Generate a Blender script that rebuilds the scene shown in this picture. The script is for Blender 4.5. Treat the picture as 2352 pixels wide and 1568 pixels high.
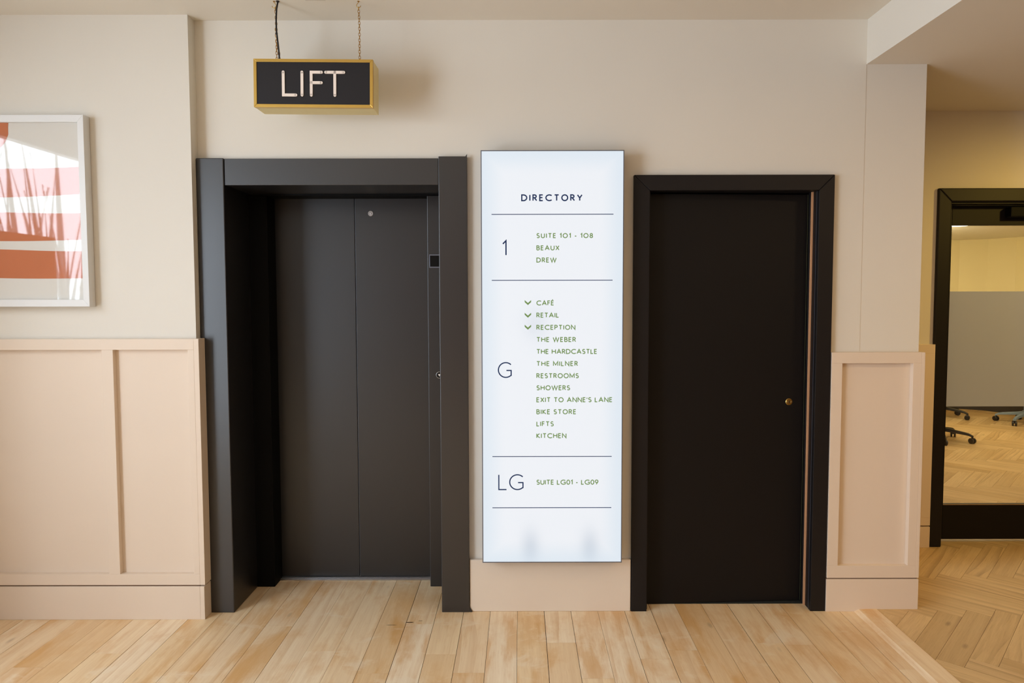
import bpy, bmesh, math, random
from mathutils import Vector, Matrix

S = bpy.context.scene
for o in list(bpy.data.objects):
    bpy.data.objects.remove(o, do_unlink=True)
C = S.collection
random.seed(11)
PI = math.pi

# ------------------------------------------------------------------ camera
D, H = 3.34, 1.562                       # distance to the lift wall, eye height
pitch, roll = math.atan2(85, 1568), math.radians(-0.10)
F = Vector((0, math.cos(pitch), -math.sin(pitch)))
R = Vector((1, 0, 0)); U = R.cross(F)
R2 = R * math.cos(roll) + U * math.sin(roll)
U2 = U * math.cos(roll) - R * math.sin(roll)
cd = bpy.data.cameras.new('camera'); cam = bpy.data.objects.new('camera', cd); C.objects.link(cam)
cam.matrix_world = Matrix(((R2.x, U2.x, -F.x, 0), (R2.y, U2.y, -F.y, -D), (R2.z, U2.z, -F.z, H), (0, 0, 0, 1)))
cd.sensor_width = 36; cd.lens = 1568 / 2352 * 36
cd.shift_x = -19 / 2352; cd.shift_y = -17 / 2352
cd.clip_start = 0.05
S.camera = cam

# ------------------------------------------------------------------ world, lights, exposure
w = bpy.data.worlds.new('world'); S.world = w; w.use_nodes = True
w.node_tree.nodes['Background'].inputs[0].default_value = (0.80, 0.90, 1.0, 1)
w.node_tree.nodes['Background'].inputs[1].default_value = 0.5
S.view_settings.view_transform = 'Standard'; S.view_settings.look = 'None'
S.view_settings.exposure = 0.05; S.view_settings.gamma = 1.0
S.view_settings.use_curve_mapping = False

def area(name, loc, aim, sx, sy, power, col, spread=None):
    l = bpy.data.lights.new(name, 'AREA'); l.shape = 'RECTANGLE'; l.size = sx; l.size_y = sy
    l.energy = power; l.color = col
    if spread: l.spread = spread
    o = bpy.data.objects.new(name, l); C.objects.link(o); o.location = loc
    o.rotation_euler = (Vector(aim) - Vector(loc)).to_track_quat('-Z', 'Z').to_euler()
    return o
def spot(name, loc, aim, power, col, size, blend=0.6, radius=0.05):
    l = bpy.data.lights.new(name, 'SPOT'); l.energy = power; l.color = col
    l.spot_size = size; l.spot_blend = blend; l.shadow_soft_size = radius
    o = bpy.data.objects.new(name, l); C.objects.link(o); o.location = loc
    o.rotation_euler = (Vector(aim) - Vector(loc)).to_track_quat('-Z', 'Y').to_euler()
    return o
# daylight outside the side window (left of the frame)
area('daylight_side_window', (-4.5, -3.3, 2.35), (0, -3.3, 2.35), 6.2, 4.3, 930, (0.78, 0.88, 1.0))
# warm lamps in the passage and in the meeting room, then added fill lights
spot('passage_downlight', (3.75, -0.45, 2.60), (2.95, 0.83, 1.25), 66, (1.0, 0.66, 0.12), math.radians(92), 1.0, 0.08)
area('lobby_lamp', (2.5, -1.7, 2.66), (2.5, -1.7, 0), 0.3, 0.3, 13, (1.0, 0.68, 0.34))
area('lobby_lamp', (2.3, -3.9, 2.66), (2.3, -3.9, 0), 0.3, 0.3, 26, (1.0, 0.68, 0.34))
area('meeting_room_light', (4.9, 3.4, 2.28), (4.9, 3.4, 0), 1.6, 2.6, 34, (1.0, 0.85, 0.52))
area('meeting_room_wall_fill', (4.4, 4.3, 2.26), (6.1, 6.0, 1.75), 1.4, 0.2, 30, (1.0, 0.88, 0.52))  # added fill that lifts the far wall, no fitting there
area('meeting_room_neutral_fill', (2.1, 3.2, 1.5), (3.0, 0.98, 1.3), 0.9, 1.2, 7, (0.95, 0.95, 1.0))  # added neutral fill behind the frosted band, no window in this room
spot('frosted_band_fill', (3.0, 1.36, 2.30), (3.0, 1.20, 0), 9, (1.0, 0.90, 0.72), math.radians(150), 0.8, 0.05)  # added fill grazing the back of the film, brightest at its top

# ------------------------------------------------------------------ materials
def lin(c):
    c = c / 255
    return c / 12.92 if c <= 0.04045 else ((c + 0.055) / 1.055) ** 2.4
def rgb(r, g, b): return (lin(r), lin(g), lin(b), 1)
def new_mat(name):
    m = bpy.data.materials.new(name); m.use_nodes = True
    return m, m.node_tree, m.node_tree.nodes['Principled BSDF']
def mat(name, col, rough=0.5, metal=0.0, spec=0.5, bump=0.0, bscale=300, var=0.0, vscale=2.0):
    m, nt, b = new_mat(name)
    b.inputs['Base Color'].default_value = col; b.inputs['Roughness'].default_value = rough
    b.inputs['Metallic'].default_value = metal; b.inputs['Specular IOR Level'].default_value = spec
    tc = nt.nodes.new('ShaderNodeTexCoord')
    if bump:
        n = nt.nodes.new('ShaderNodeTexNoise'); n.inputs['Scale'].default_value = bscale; n.inputs['Detail'].default_value = 4
        nt.links.new(tc.outputs['Object'], n.inputs['Vector'])
        bp = nt.nodes.new('ShaderNodeBump'); bp.inputs['Strength'].default_value = bump; bp.inputs['Distance'].default_value = 0.002
        nt.links.new(n.outputs['Fac'], bp.inputs['Height']); nt.links.new(bp.outputs['Normal'], b.inputs['Normal'])
    if var:
        n = nt.nodes.new('ShaderNodeTexNoise'); n.inputs['Scale'].default_value = vscale; n.inputs['Detail'].default_value = 5
        nt.links.new(tc.outputs['Object'], n.inputs['Vector'])
        r = nt.nodes.new('ShaderNodeValToRGB')
        r.color_ramp.elements[0].position = 0.3; r.color_ramp.elements[1].position = 0.7
        r.color_ramp.elements[0].color = tuple(c * (1 - var) for c in col[:3]) + (1,)
        r.color_ramp.elements[1].color = tuple(min(1, c * (1 + var)) for c in col[:3]) + (1,)
        nt.links.new(n.outputs['Fac'], r.inputs['Fac']); nt.links.new(r.outputs['Color'], b.inputs['Base Color'])
    return m
def emit(name, col, strength):
    m = bpy.data.materials.new(name); m.use_nodes = True; nt = m.node_tree
    nt.nodes.remove(nt.nodes['Principled BSDF'])
    e = nt.nodes.new('ShaderNodeEmission'); e.inputs[0].default_value = col; e.inputs[1].default_value = strength
    nt.links.new(e.outputs[0], nt.nodes['Material Output'].inputs['Surface'])
    return m

M = {}
M['wall'] = mat('cream wall paint', rgb(228, 222, 211), 0.75, spec=0.25, bump=0.12, bscale=60, var=0.012, vscale=1.5)
M['ceil'] = mat('cream ceiling paint', rgb(228, 222, 211), 0.85, spec=0.2, bump=0.05, bscale=40)
M['dado'] = mat('blush panelling paint', rgb(231, 213, 194), 0.5, spec=0.35, bump=0.04, bscale=150, var=0.012, vscale=2)
M['skirt'] = mat('pale skirting paint', rgb(231, 216, 199), 0.5, spec=0.35, bump=0.12, bscale=35, var=0.02, vscale=3)
M['groove'] = mat('shadow gap', rgb(120, 92, 70), 0.9)
M['black'] = mat('black lift cladding', rgb(30, 30, 33), 0.36, spec=0.95, bump=0.03, bscale=500)
M['blackdoor'] = mat('black lift door', rgb(24, 24, 27), 0.38, spec=0.8, bump=0.03, bscale=500)
M['blackin'] = mat('black with recess shade', rgb(10, 10, 11), 0.6, spec=0.12)  # deeper black paints the shade of the lift recess into the colour
M['blackwood'] = mat('black painted timber', rgb(24, 21, 22), 0.5, spec=0.3, bump=0.06, bscale=120)
M['blackleaf'] = mat('black painted door leaf', rgb(17, 14, 14), 0.55, spec=0.25, bump=0.08, bscale=90)
M['steel'] = mat('brushed steel', rgb(190, 190, 192), 0.3, metal=1.0)
M['greymetal'] = mat('grey metal bezel', rgb(120, 124, 136), 0.4, metal=0.6)
M['white'] = mat('white lacquer', rgb(228, 227, 225), 0.4)
M['offwhite'] = mat('off white plastic', rgb(205, 196, 184), 0.5)
M['rubber'] = mat('black rubber cable', rgb(22, 21, 22), 0.5)
M['screen'] = mat('dark indicator screen', rgb(14, 11, 9), 0.45, spec=0.15)
M['seal'] = mat('bare timber seal strip', rgb(214, 160, 118), 0.6)
M['worn'] = mat('worn paint edge', rgb(70, 72, 50), 0.7, bump=0.5, bscale=60)
M['darkgap'] = mat('dark gap', rgb(30, 33, 28), 0.9, var=0.4, vscale=60)  # mottled dark tone for the threshold and keyhole
M['brass'] = mat('satin brass', rgb(214, 178, 96), 0.32, metal=1.0, bump=0.03, bscale=200)
M['brassold'] = mat('aged brass', rgb(178, 132, 56), 0.35, metal=1.0)
M['brassbody'] = mat('brushed brass sheet', rgb(232, 216, 160), 0.45, metal=0.45, var=0.03, vscale=6)
M['signblack'] = mat('black sign face', rgb(34, 32, 35), 0.5, spec=0.3, bump=0.04, bscale=400)
M['letter'] = mat('cream acrylic letters', rgb(246, 232, 220), 0.45)
M['navy'] = emit('navy backlit film', rgb(42, 56, 92), 0.9)
M['green'] = emit('sage backlit film', rgb(122, 150, 88), 0.9)
M['paper'] = mat('white art paper', rgb(228, 224, 216), 0.9, spec=0.1)
M['orange'] = mat('terracotta ink', rgb(201, 120, 82), 0.9, spec=0.1, var=0.03, vscale=8)
M['roomwall'] = mat('meeting room wall paint', rgb(236, 222, 178), 0.8, spec=0.2)
M['roomceil'] = mat('meeting room ceiling', rgb(230, 224, 212), 0.9, spec=0.1)
M['darkskirt'] = mat('dark skirting', rgb(60, 55, 52), 0.6)
M['chairblack'] = mat('black nylon', rgb(30, 27, 26), 0.45)
M['chairfab'] = mat('black chair fabric', rgb(34, 32, 33), 0.9, bump=0.3, bscale=600)
M['bluegrey'] = mat('blue grey enamel', rgb(128, 146, 166), 0.4)
M['lamp'] = emit('lamp glow', (1.0, 0.86, 0.58, 1), 6.0)
M['red'] = mat('red plastic', rgb(196, 80, 40), 0.5)
M['frost'] = None
M['leafgreen'] = None
M['terracotta'] = mat('terracotta pot', rgb(160, 92, 62), 0.8)

def glass_mat(ior=1.5, rough=0.015):
    m = bpy.data.materials.new('clear glass'); m.use_nodes = True; nt = m.node_tree
    nt.nodes.remove(nt.nodes['Principled BSDF'])
    t = nt.nodes.new('ShaderNodeBsdfTransparent'); g = nt.nodes.new('ShaderNodeBsdfGlossy'); g.inputs['Roughness'].default_value = rough
    fr = nt.nodes.new('ShaderNodeFresnel'); fr.inputs['IOR'].default_value = ior
    mx = nt.nodes.new('ShaderNodeMixShader')
    geo = nt.nodes.new('ShaderNodeNewGeometry'); mr = nt.nodes.new('ShaderNodeMapRange')   # both faces of a thin pane reflect alike
    mr.inputs['To Min'].default_value = ior; mr.inputs['To Max'].default_value = 1 / ior
    nt.links.new(geo.outputs['Backfacing'], mr.inputs['Value']); nt.links.new(mr.outputs[0], fr.inputs['IOR'])
    nt.links.new(fr.outputs[0], mx.inputs[0]); nt.links.new(t.outputs[0], mx.inputs[1]); nt.links.new(g.outputs[0], mx.inputs[2])
    nt.links.new(mx.outputs[0], nt.nodes['Material Output'].inputs['Surface'])
    return m
M['glass'] = glass_mat(); M['glass_single'] = glass_mat(1.75, 0.03)
def frost_mat():
    m = bpy.data.materials.new('frosted film'); m.use_nodes = True; nt = m.node_tree
    nt.nodes.remove(nt.nodes['Principled BSDF'])
    t = nt.nodes.new('ShaderNodeBsdfTranslucent'); t.inputs[0].default_value = rgb(214, 218, 226)
    d = nt.nodes.new('ShaderNodeBsdfDiffuse'); d.inputs[0].default_value = rgb(206, 210, 218)
    mx = nt.nodes.new('ShaderNodeMixShader'); mx.inputs[0].default_value = 0.45
    nt.links.new(t.outputs[0], mx.inputs[1]); nt.links.new(d.outputs[0], mx.inputs[2])
    nt.links.new(mx.outputs[0], nt.nodes['Material Output'].inputs['Surface'])
    return m
M['frost'] = frost_mat()
def leaf_mat():
    m = bpy.data.materials.new('pale thin leaf'); m.use_nodes = True; nt = m.node_tree
    nt.nodes.remove(nt.nodes['Principled BSDF'])
    t = nt.nodes.new('ShaderNodeBsdfTranslucent'); t.inputs[0].default_value = (0.24, 0.25, 0.24, 1)
    d = nt.nodes.new('ShaderNodeBsdfDiffuse'); d.inputs[0].default_value = (0.40, 0.42, 0.36, 1)
    mx = nt.nodes.new('ShaderNodeMixShader'); mx.inputs[0].default_value = 0.35
    nt.links.new(t.outputs[0], mx.inputs[1]); nt.links.new(d.outputs[0], mx.inputs[2])
    nt.links.new(mx.outputs[0], nt.nodes['Material Output'].inputs['Surface'])
    return m
M['leafgreen'] = leaf_mat()

def math_node(nt, op, a, b=None):
    n = nt.nodes.new('ShaderNodeMath'); n.operation = op
    for i, v in enumerate((a, b)):
        if v is None: continue
        if isinstance(v, (int, float)): n.inputs[i].default_value = v
        else: nt.links.new(v, n.inputs[i])
    return n.outputs[0]

def lightbox_mat(w_, h_):
    """Opal face of a back-lit box: tubes inside light it a little unevenly, fixings inside block some light."""
    m = bpy.data.materials.new('backlit opal panel'); m.use_nodes = True; nt = m.node_tree
    nt.nodes.remove(nt.nodes['Principled BSDF'])
    tc = nt.nodes.new('ShaderNodeTexCoord'); sp = nt.nodes.new('ShaderNodeSeparateXYZ')
    nt.links.new(tc.outputs['Object'], sp.inputs[0])
    ax = math_node(nt, 'ABSOLUTE', sp.outputs['X']); az = math_node(nt, 'ABSOLUTE', sp.outputs['Z'])
    ex = math_node(nt, 'SUBTRACT', w_ / 2, ax); ez = math_node(nt, 'SUBTRACT', h_ / 2, az)
    e = math_node(nt, 'MINIMUM', ex, ez)
    rp = nt.nodes.new('ShaderNodeValToRGB'); rp.color_ramp.interpolation = 'EASE'
    rp.color_ramp.elements[0].position = 0.0; rp.color_ramp.elements[0].color = rgb(222, 233, 243)
    rp.color_ramp.elements[1].position = 0.12; rp.color_ramp.elements[1].color = rgb(237, 241, 247)
    nt.links.new(e, rp.inputs[0])
    out = rp.outputs[0]
    for (bx_, bz_, sx_, sz_, amt) in ((-0.105, -0.905, 0.055, 0.10, 0.20), (0.182, -0.905, 0.055, 0.10, 0.20), (-0.078, 0.17, 0.075, 0.10, 0.11)):
        dx = math_node(nt, 'DIVIDE', math_node(nt, 'SUBTRACT', sp.outputs['X'], bx_), sx_)
        dz = math_node(nt, 'DIVIDE', math_node(nt, 'SUBTRACT', sp.outputs['Z'], bz_), sz_)
        d2 = math_node(nt, 'ADD', math_node(nt, 'MULTIPLY', dx, dx), math_node(nt, 'MULTIPLY', dz, dz))
        g = math_node(nt, 'POWER', 0.2, d2)
        f = math_node(nt, 'MULTIPLY', g, amt * 1.4)
        mx = nt.nodes.new('ShaderNodeMix'); mx.data_type = 'RGBA'
        nt.links.new(f, mx.inputs[0]); nt.links.new(out, mx.inputs[6]); mx.inputs[7].default_value = rgb(120, 150, 180)
        out = mx.outputs[2]
    em = nt.nodes.new('ShaderNodeEmission'); em.inputs[1].default_value = 0.90
    nt.links.new(out, em.inputs[0])
    df = nt.nodes.new('ShaderNodeBsdfDiffuse'); df.inputs[0].default_value = (0.10, 0.10, 0.10, 1)
    ad = nt.nodes.new('ShaderNodeAddShader')
    nt.links.new(em.outputs[0], ad.inputs[0]); nt.links.new(df.outputs[0], ad.inputs[1])
    nt.links.new(ad.outputs[0], nt.nodes['Material Output'].inputs['Surface'])
    return m

def wood_mat(name, stops, patch_col, patch_amt, pale_col, dark, rough, ring=1.0):
    m, nt, b = new_mat(name); L = nt.links.new
    uv = nt.nodes.new('ShaderNodeUVMap'); uv.uv_map = 'UVMap'
    at = nt.nodes.new('ShaderNodeAttribute'); at.attribute_name = 'pid'
    sp = nt.nodes.new('ShaderNodeSeparateXYZ'); L(uv.outputs[0], sp.inputs[0])
    off = math_node(nt, 'MULTIPLY', at.outputs['Fac'], 91.7)
    def vec(sx, sy, sz=1.0):
        c = nt.nodes.new('ShaderNodeCombineXYZ')
        L(math_node(nt, 'ADD', math_node(nt, 'MULTIPLY', sp.outputs['X'], sx), off), c.inputs[0])
        L(math_node(nt, 'MULTIPLY', sp.outputs['Y'], sy), c.inputs[1]); L(math_node(nt, 'MULTIPLY', off, sz), c.inputs[2])
        return c.outputs[0]
    def noise(v, scale, detail=5, dist=0.0, rgh=0.55):
        n = nt.nodes.new('ShaderNodeTexNoise'); n.inputs['Scale'].default_value = scale; n.inputs['Detail'].default_value = detail
        n.inputs['Distortion'].default_value = dist; n.inputs['Roughness'].default_value = rgh
        L(v, n.inputs['Vector']); return n.outputs['Fac']
    def ramp(f, p0, p1, c0=(0, 0, 0, 1), c1=(1, 1, 1, 1)):
        r = nt.nodes.new('ShaderNodeValToRGB'); r.color_ramp.elements[0].position = p0; r.color_ramp.elements[1].position = p1
        r.color_ramp.elements[0].color = c0; r.color_ramp.elements[1].color = c1; L(f, r.inputs[0]); return r.outputs[0]
    def mix(f, a, bb, mode='MIX'):
        x = nt.nodes.new('ShaderNodeMix'); x.data_type = 'RGBA'; x.blend_type = mode
        if isinstance(f, (int, float)): x.inputs[0].default_value = f
        else: L(f, x.inputs[0])
        for v, i in ((a, 6), (bb, 7)):
            if isinstance(v, tuple): x.inputs[i].default_value = v
            else: L(v, x.inputs[i])
        return x.outputs[2]
    # board tone
    rp = nt.nodes.new('ShaderNodeValToRGB'); el = rp.color_ramp.elements
    n = len(stops)
    for i, c in enumerate(stops):
        p = i / (n - 1)
        if i < 2: e = el[i]; e.position = (0, 1)[i] if n == 2 else p
        else: e = el.new(p)
        e.color = c
    if n > 2: el[1].position = el[1].position
    L(at.outputs['Fac'], rp.inputs[0])
    col = rp.outputs[0]
    # broad cathedral figure
    wv = nt.nodes.new('ShaderNodeTexWave'); wv.wave_type = 'BANDS'; wv.bands_direction = 'X'; wv.wave_profile = 'SAW'
    wv.inputs['Scale'].default_value = 2.2 * ring; wv.inputs['Distortion'].default_value = 14.0; wv.inputs['Detail'].default_value = 2.0
    wv.inputs['Detail Scale'].default_value = 0.55
    L(vec(2.2, 0.45, 0.4), wv.inputs['Vector'])
    fig = ramp(wv.outputs['Fac'], 0.45, 1.0)
    figm = ramp(noise(vec(7.0, 0.8), 1.0, 2), 0.45, 0.62)
    col = mix(math_node(nt, 'MULTIPLY', math_node(nt, 'MULTIPLY', fig, figm), 0.42 * ring), col, dark)
    # straight grain and pores
    g1 = ramp(noise(vec(48, 1.3), 1.0, 7, 0.6, 0.62), 0.42, 0.72)
    col = mix(math_node(nt, 'MULTIPLY', g1, 0.30), col, dark)
    g2 = ramp(noise(vec(330, 11.0), 1.0, 3), 0.54, 0.72)
    col = mix(math_node(nt, 'MULTIPLY', g2, 0.26), col, dark)
    # worn varnish: darker honey where finish is left, pale where it is scuffed
    geo = nt.nodes.new('ShaderNodeNewGeometry')
    stretch = nt.nodes.new('ShaderNodeMapping'); stretch.inputs['Scale'].default_value = (2.6, 1.5, 1)
    L(geo.outputs['Position'], stretch.inputs[0])
    pn = noise(stretch.outputs[0], 1.6, 7, 0.3, 0.62)
    pa = ramp(pn, 0.50, 0.63)
    col = mix(math_node(nt, 'MULTIPLY', pa, patch_amt * 0.45), col, patch_col)
    pc = ramp(noise(vec(9.0, 1.7, 0.9), 1.0, 6, 0.2, 0.6), 0.52, 0.64)
    col = mix(math_node(nt, 'MULTIPLY', pc, patch_amt * 0.62), col, patch_col)
    st2 = nt.nodes.new('ShaderNodeMapping'); st2.inputs['Scale'].default_value = (2.0, 3.2, 1); st2.inputs['Location'].default_value = (4.3, 1.7, 0)
    L(geo.outputs['Position'], st2.inputs[0])
    pb = ramp(noise(st2.outputs[0], 1.9, 8, 0.5, 0.65), 0.58, 0.66)
    col = mix(math_node(nt, 'MULTIPLY', pb, patch_amt * 0.45), col, pale_col)
    # knots
    vo = nt.nodes.new('ShaderNodeTexVoronoi'); vo.inputs['Scale'].default_value = 1.0
    L(vec(6.0, 2.4, 0.7), vo.inputs['Vector'])
    kn = ramp(vo.outputs['Distance'], 0.02, 0.09, (1, 1, 1, 1), (0, 0, 0, 1))
    col = mix(math_node(nt, 'MULTIPLY', kn, 0.5), col, tuple(c * 0.45 for c in dark[:3]) + (1,))
    L(col, b.inputs['Base Color'])
    b.inputs['Roughness'].default_value = rough; b.inputs['Specular IOR Level'].default_value = 0.35
    bp = nt.nodes.new('ShaderNodeBump'); bp.inputs['Strength'].default_value = 0.15; bp.inputs['Distance'].default_value = 0.001
    L(g1, bp.inputs['Height']); L(bp.outputs['Normal'], b.inputs['Normal'])
    return m
M['oak'] = wood_mat('worn oak planks', [rgb(236, 203, 157), rgb(251, 231, 200), rgb(243, 214, 170)], rgb(217, 164, 96), 0.95,
                    rgb(248, 232, 206), rgb(208, 162, 108), 0.42)
M['parquet'] = wood_mat('oak herringbone blocks', [rgb(196, 162, 112), rgb(226, 194, 144), rgb(212, 178, 126)], rgb(190, 148, 90), 0.25,
                        rgb(224, 194, 146), rgb(140, 100, 58), 0.42, 1.3)
M['rear'] = mat('low bounce rear wall', rgb(158, 124, 98), 0.8)  # unseen wall toned dark to bounce less daylight into the passage
M['darkwall'] = mat('low bounce right wall', rgb(92, 66, 46), 0.6)  # brown chosen to soak up window light on an unseen wall
M['gap'] = mat('dark board gap', rgb(70, 48, 30), 0.95, spec=0.0)
M['strip'] = M['oak']

# ------------------------------------------------------------------ geometry helpers
def tag(o, label=None, cat=None, group=None, kind=None):
    if label: o['label'] = label
    if cat: o['category'] = cat
    if group: o['group'] = group
    if kind: o['kind'] = kind
    return o
def empty(name, loc, label=None, cat=None, group=None, kind=None, rot=(0, 0, 0)):
    o = bpy.data.objects.new(name, None); C.objects.link(o); o.location = loc; o.rotation_euler = rot
    o.empty_display_size = 0.05
    return tag(o, label, cat, group, kind)
def obj(name, bm, mats, parent=None, loc=(0, 0, 0), rot=(0, 0, 0), smooth=False, bevel=0.0, segs=2):
    """ONE mesh object; its vertices are in the parent's space (or world space without one)."""
    bmesh.ops.recalc_face_normals(bm, faces=bm.faces)
    me = bpy.data.meshes.new(name); bm.to_mesh(me); bm.free()
    if not isinstance(mats, (list, tuple)): mats = [mats]
    for m in mats: me.materials.append(m)
    o = bpy.data.objects.new(name, me); C.objects.link(o); o.location = loc; o.rotation_euler = rot
    if parent: o.parent = parent
    if smooth:
        for p in me.polygons: p.use_smooth = True
    if bevel:
        b = o.modifiers.new('bevel', 'BEVEL'); b.width = bevel; b.segments = segs; b.limit_method = 'ANGLE'; b.angle_limit = math.radians(40)
        b.harden_normals = False
    return o
def BM(): return bmesh.new()
def box(bm, x0, x1, y0, y1, z0, z1, mi=0):
    v = [bm.verts.new(p) for p in ((x0, y0, z0), (x1, y0, z0), (x1, y1, z0), (x0, y1, z0), (x0, y0, z1), (x1, y0, z1), (x1, y1, z1), (x0, y1, z1))]
    for f in ((0, 3, 2, 1), (4, 5, 6, 7), (0, 1, 5, 4), (1, 2, 6, 5), (2, 3, 7, 6), (3, 0, 4, 7)):
        bm.faces.new([v[i] for i in f]).material_index = mi
    return bm
def bx(*a): return box(BM(), *a)
def prism_xz(bm, pts, y0, y1, mi=0):
    a = [bm.verts.new((x, y0, z)) for x, z in pts]; b = [bm.verts.new((x, y1, z)) for x, z in pts]
    n = len(pts)
    bm.faces.new(a).material_index = mi; bm.faces.new(b[::-1]).material_index = mi
    for i in range(n):
        bm.faces.new((a[i], b[i], b[(i + 1) % n], a[(i + 1) % n])).material_index = mi
    return bm
def prism_xy(bm, pts, z0, z1, mi=0):
    a = [bm.verts.new((x, y, z0)) for x, y in pts]; b = [bm.verts.new((x, y, z1)) for x, y in pts]
    n = len(pts)
    bm.faces.new(a[::-1]).material_index = mi; bm.faces.new(b).material_index = mi
    for i in range(n):
        bm.faces.new((a[i], a[(i + 1) % n], b[(i + 1) % n], b[i])).material_index = mi
    return bm
def lathe(bm, prof, axis='Z', c=(0, 0, 0), n=24, mi=0):
    """prof: (radius, height) pairs, open ends capped."""
    rings = []
    for r, h in prof:
        ring = []
        for k in range(n):
            a = 2 * PI * k / n; p = (r * math.cos(a), r * math.sin(a), h)
            if axis == 'Y': p = (p[0], p[2], p[1])
            if axis == 'X': p = (p[2], p[0], p[1])
            ring.append(bm.verts.new((p[0] + c[0], p[1] + c[1], p[2] + c[2])))
        rings.append(ring)
    for a, b in zip(rings, rings[1:]):
        for k in range(n):
            bm.faces.new((a[k], a[(k + 1) % n], b[(k + 1) % n], b[k])).material_index = mi
    bm.faces.new(rings[0][::-1]).material_index = mi; bm.faces.new(rings[-1]).material_index = mi
    return bm
def tube(bm, pts, r, n=8, closed=False, mi=0):
    pts = [Vector(p) for p in pts]; m = len(pts); rings = []
    up = None
    for i, p in enumerate(pts):
        if closed: t = pts[(i + 1) % m] - pts[i - 1]
        else: t = pts[min(i + 1, m - 1)] - pts[max(i - 1, 0)]
        t.normalize()
        if up is None:
            up = Vector((0, 0, 1)) if abs(t.z) < 0.9 else Vector((1, 0, 0))
        s = t.cross(up).normalized(); up = s.cross(t).normalized()
        rr = r[i] if isinstance(r, (list, tuple)) else r
        rings.append([bm.verts.new(p + (s * math.cos(2 * PI * k / n) + up * math.sin(2 * PI * k / n)) * rr) for k in range(n)])
    for i in range(m if closed else m - 1):
        a, b = rings[i], rings[(i + 1) % m]
        for k in range(n):
            bm.faces.new((a[k], a[(k + 1) % n], b[(k + 1) % n], b[k])).material_index = mi
    if not closed:
        bm.faces.new(rings[0][::-1]); bm.faces.new(rings[-1])
    return bm

# ------------------------------------------------------------------ stroke lettering (humanist capitals)
def arc(cx, cy, rx, ry, a0, a1, n=14):
    return [(cx + rx * math.cos(math.radians(a0 + (a1 - a0) * i / n)), cy + ry * math.sin(math.radians(a0 + (a1 - a0) * i / n))) for i in range(n + 1)]
def glyphs():
    g = {}
    g['A'] = (.80, [[(0, 0), (.40, 1), (.80, 0)], [(.14, .33), (.66, .33)]])
    g['B'] = (.50, [[(0, 0), (0, 1), (.24, 1)] + arc(.24, .77, .21, .23, 90, -90)[1:] + [(0, .54)],
                    [(0, .54), (.26, .54)] + arc(.26, .27, .25, .27, 90, -90)[1:] + [(0, 0)]])
    g['C'] = (.80, [arc(.5, .5, .5, .5, 48, 312, 30)])
    g['D'] = (.72, [[(0, 0), (0, 1), (.24, 1)] + arc(.24, .5, .48, .5, 90, -90, 24)[1:] + [(0, 0)]])
    g['E'] = (.44, [[(.44, 1), (0, 1), (0, 0), (.44, 0)], [(0, .53), (.40, .53)]])
    g['F'] = (.42, [[(.42, 1), (0, 1), (0, 0)], [(0, .53), (.38, .53)]])
    g['G'] = (.88, [arc(.5, .5, .5, .5, 46, 318, 32)[:-1] + [(.86, .13), (.86, .47), (.54, .47)]])
    g['H'] = (.66, [[(0, 0), (0, 1)], [(.66, 0), (.66, 1)], [(0, .53), (.66, .53)]])
    g['I'] = (.0, [[(0, 0), (0, 1)]])
    g['K'] = (.56, [[(0, 0), (0, 1)], [(.52, 1), (.02, .53), (.57, 0)]])
    g['L'] = (.42, [[(0, 1), (0, 0), (.42, 0)]])
    g['M'] = (.84, [[(0, 0), (0, 1), (.42, .18), (.84, 1), (.84, 0)]])
    g['N'] = (.68, [[(0, 0), (0, 1), (.68, 0), (.68, 1)]])
    g['O'] = (1.0, [arc(.5, .5, .5, .5, 90, 450, 40)])
    g['P'] = (.48, [[(0, 0), (0, 1), (.22, 1)] + arc(.22, .74, .26, .26, 90, -90)[1:] + [(0, .48)]])
    g['R'] = (.52, [[(0, 0), (0, 1), (.22, 1)] + arc(.22, .75, .24, .25, 90, -90)[1:] + [(0, .50)], [(.22, .50), (.52, 0)]])
    g['S'] = (.50, [arc(.255, .75, .22, .25, 35, 240, 16) + arc(.245, .26, .245, .26, 62, -145, 18)])
    g['T'] = (.60, [[(0, 1), (.60, 1)], [(.30, 1), (.30, 0)]])
    g['U'] = (.62, [[(0, 1), (0, .32)] + arc(.31, .32, .31, .32, 180, 360, 18)[1:] + [(.62, 1)]])
    g['W'] = (1.12, [[(0, 1), (.29, 0), (.56, 1), (.83, 0), (1.12, 1)]])
    g['X'] = (.62, [[(0, 1), (.62, 0)], [(.62, 1), (0, 0)]])
    g['Y'] = (.64, [[(0, 1), (.32, .46), (.64, 1)], [(.32, .46), (.32, 0)]])
    g['\u00c9'] = (.44, g['E'][1] + [[(.16, 1.17), (.30, 1.33)]])
    g["'"] = (.0, [[(0, 1), (0, .72)]])
    g['-'] = (.30, [[(0, .38), (.30, .38)]])
    g['0'] = (.56, [arc(.28, .5, .28, .5, 90, 450, 32)])
    g['1'] = (.22, [[(0, .78), (.22, 1), (.22, 0)]])
    g['8'] = (.50, [arc(.25, .76, .21, .24, 90, 450, 24), arc(.25, .26, .25, .26, 90, 450, 24)])
    g['9'] = (.54, [arc(.27, .70, .27, .30, 90, 450, 26), [(.51, .57), (.20, 0)]])
    return g
GL = glyphs()
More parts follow.
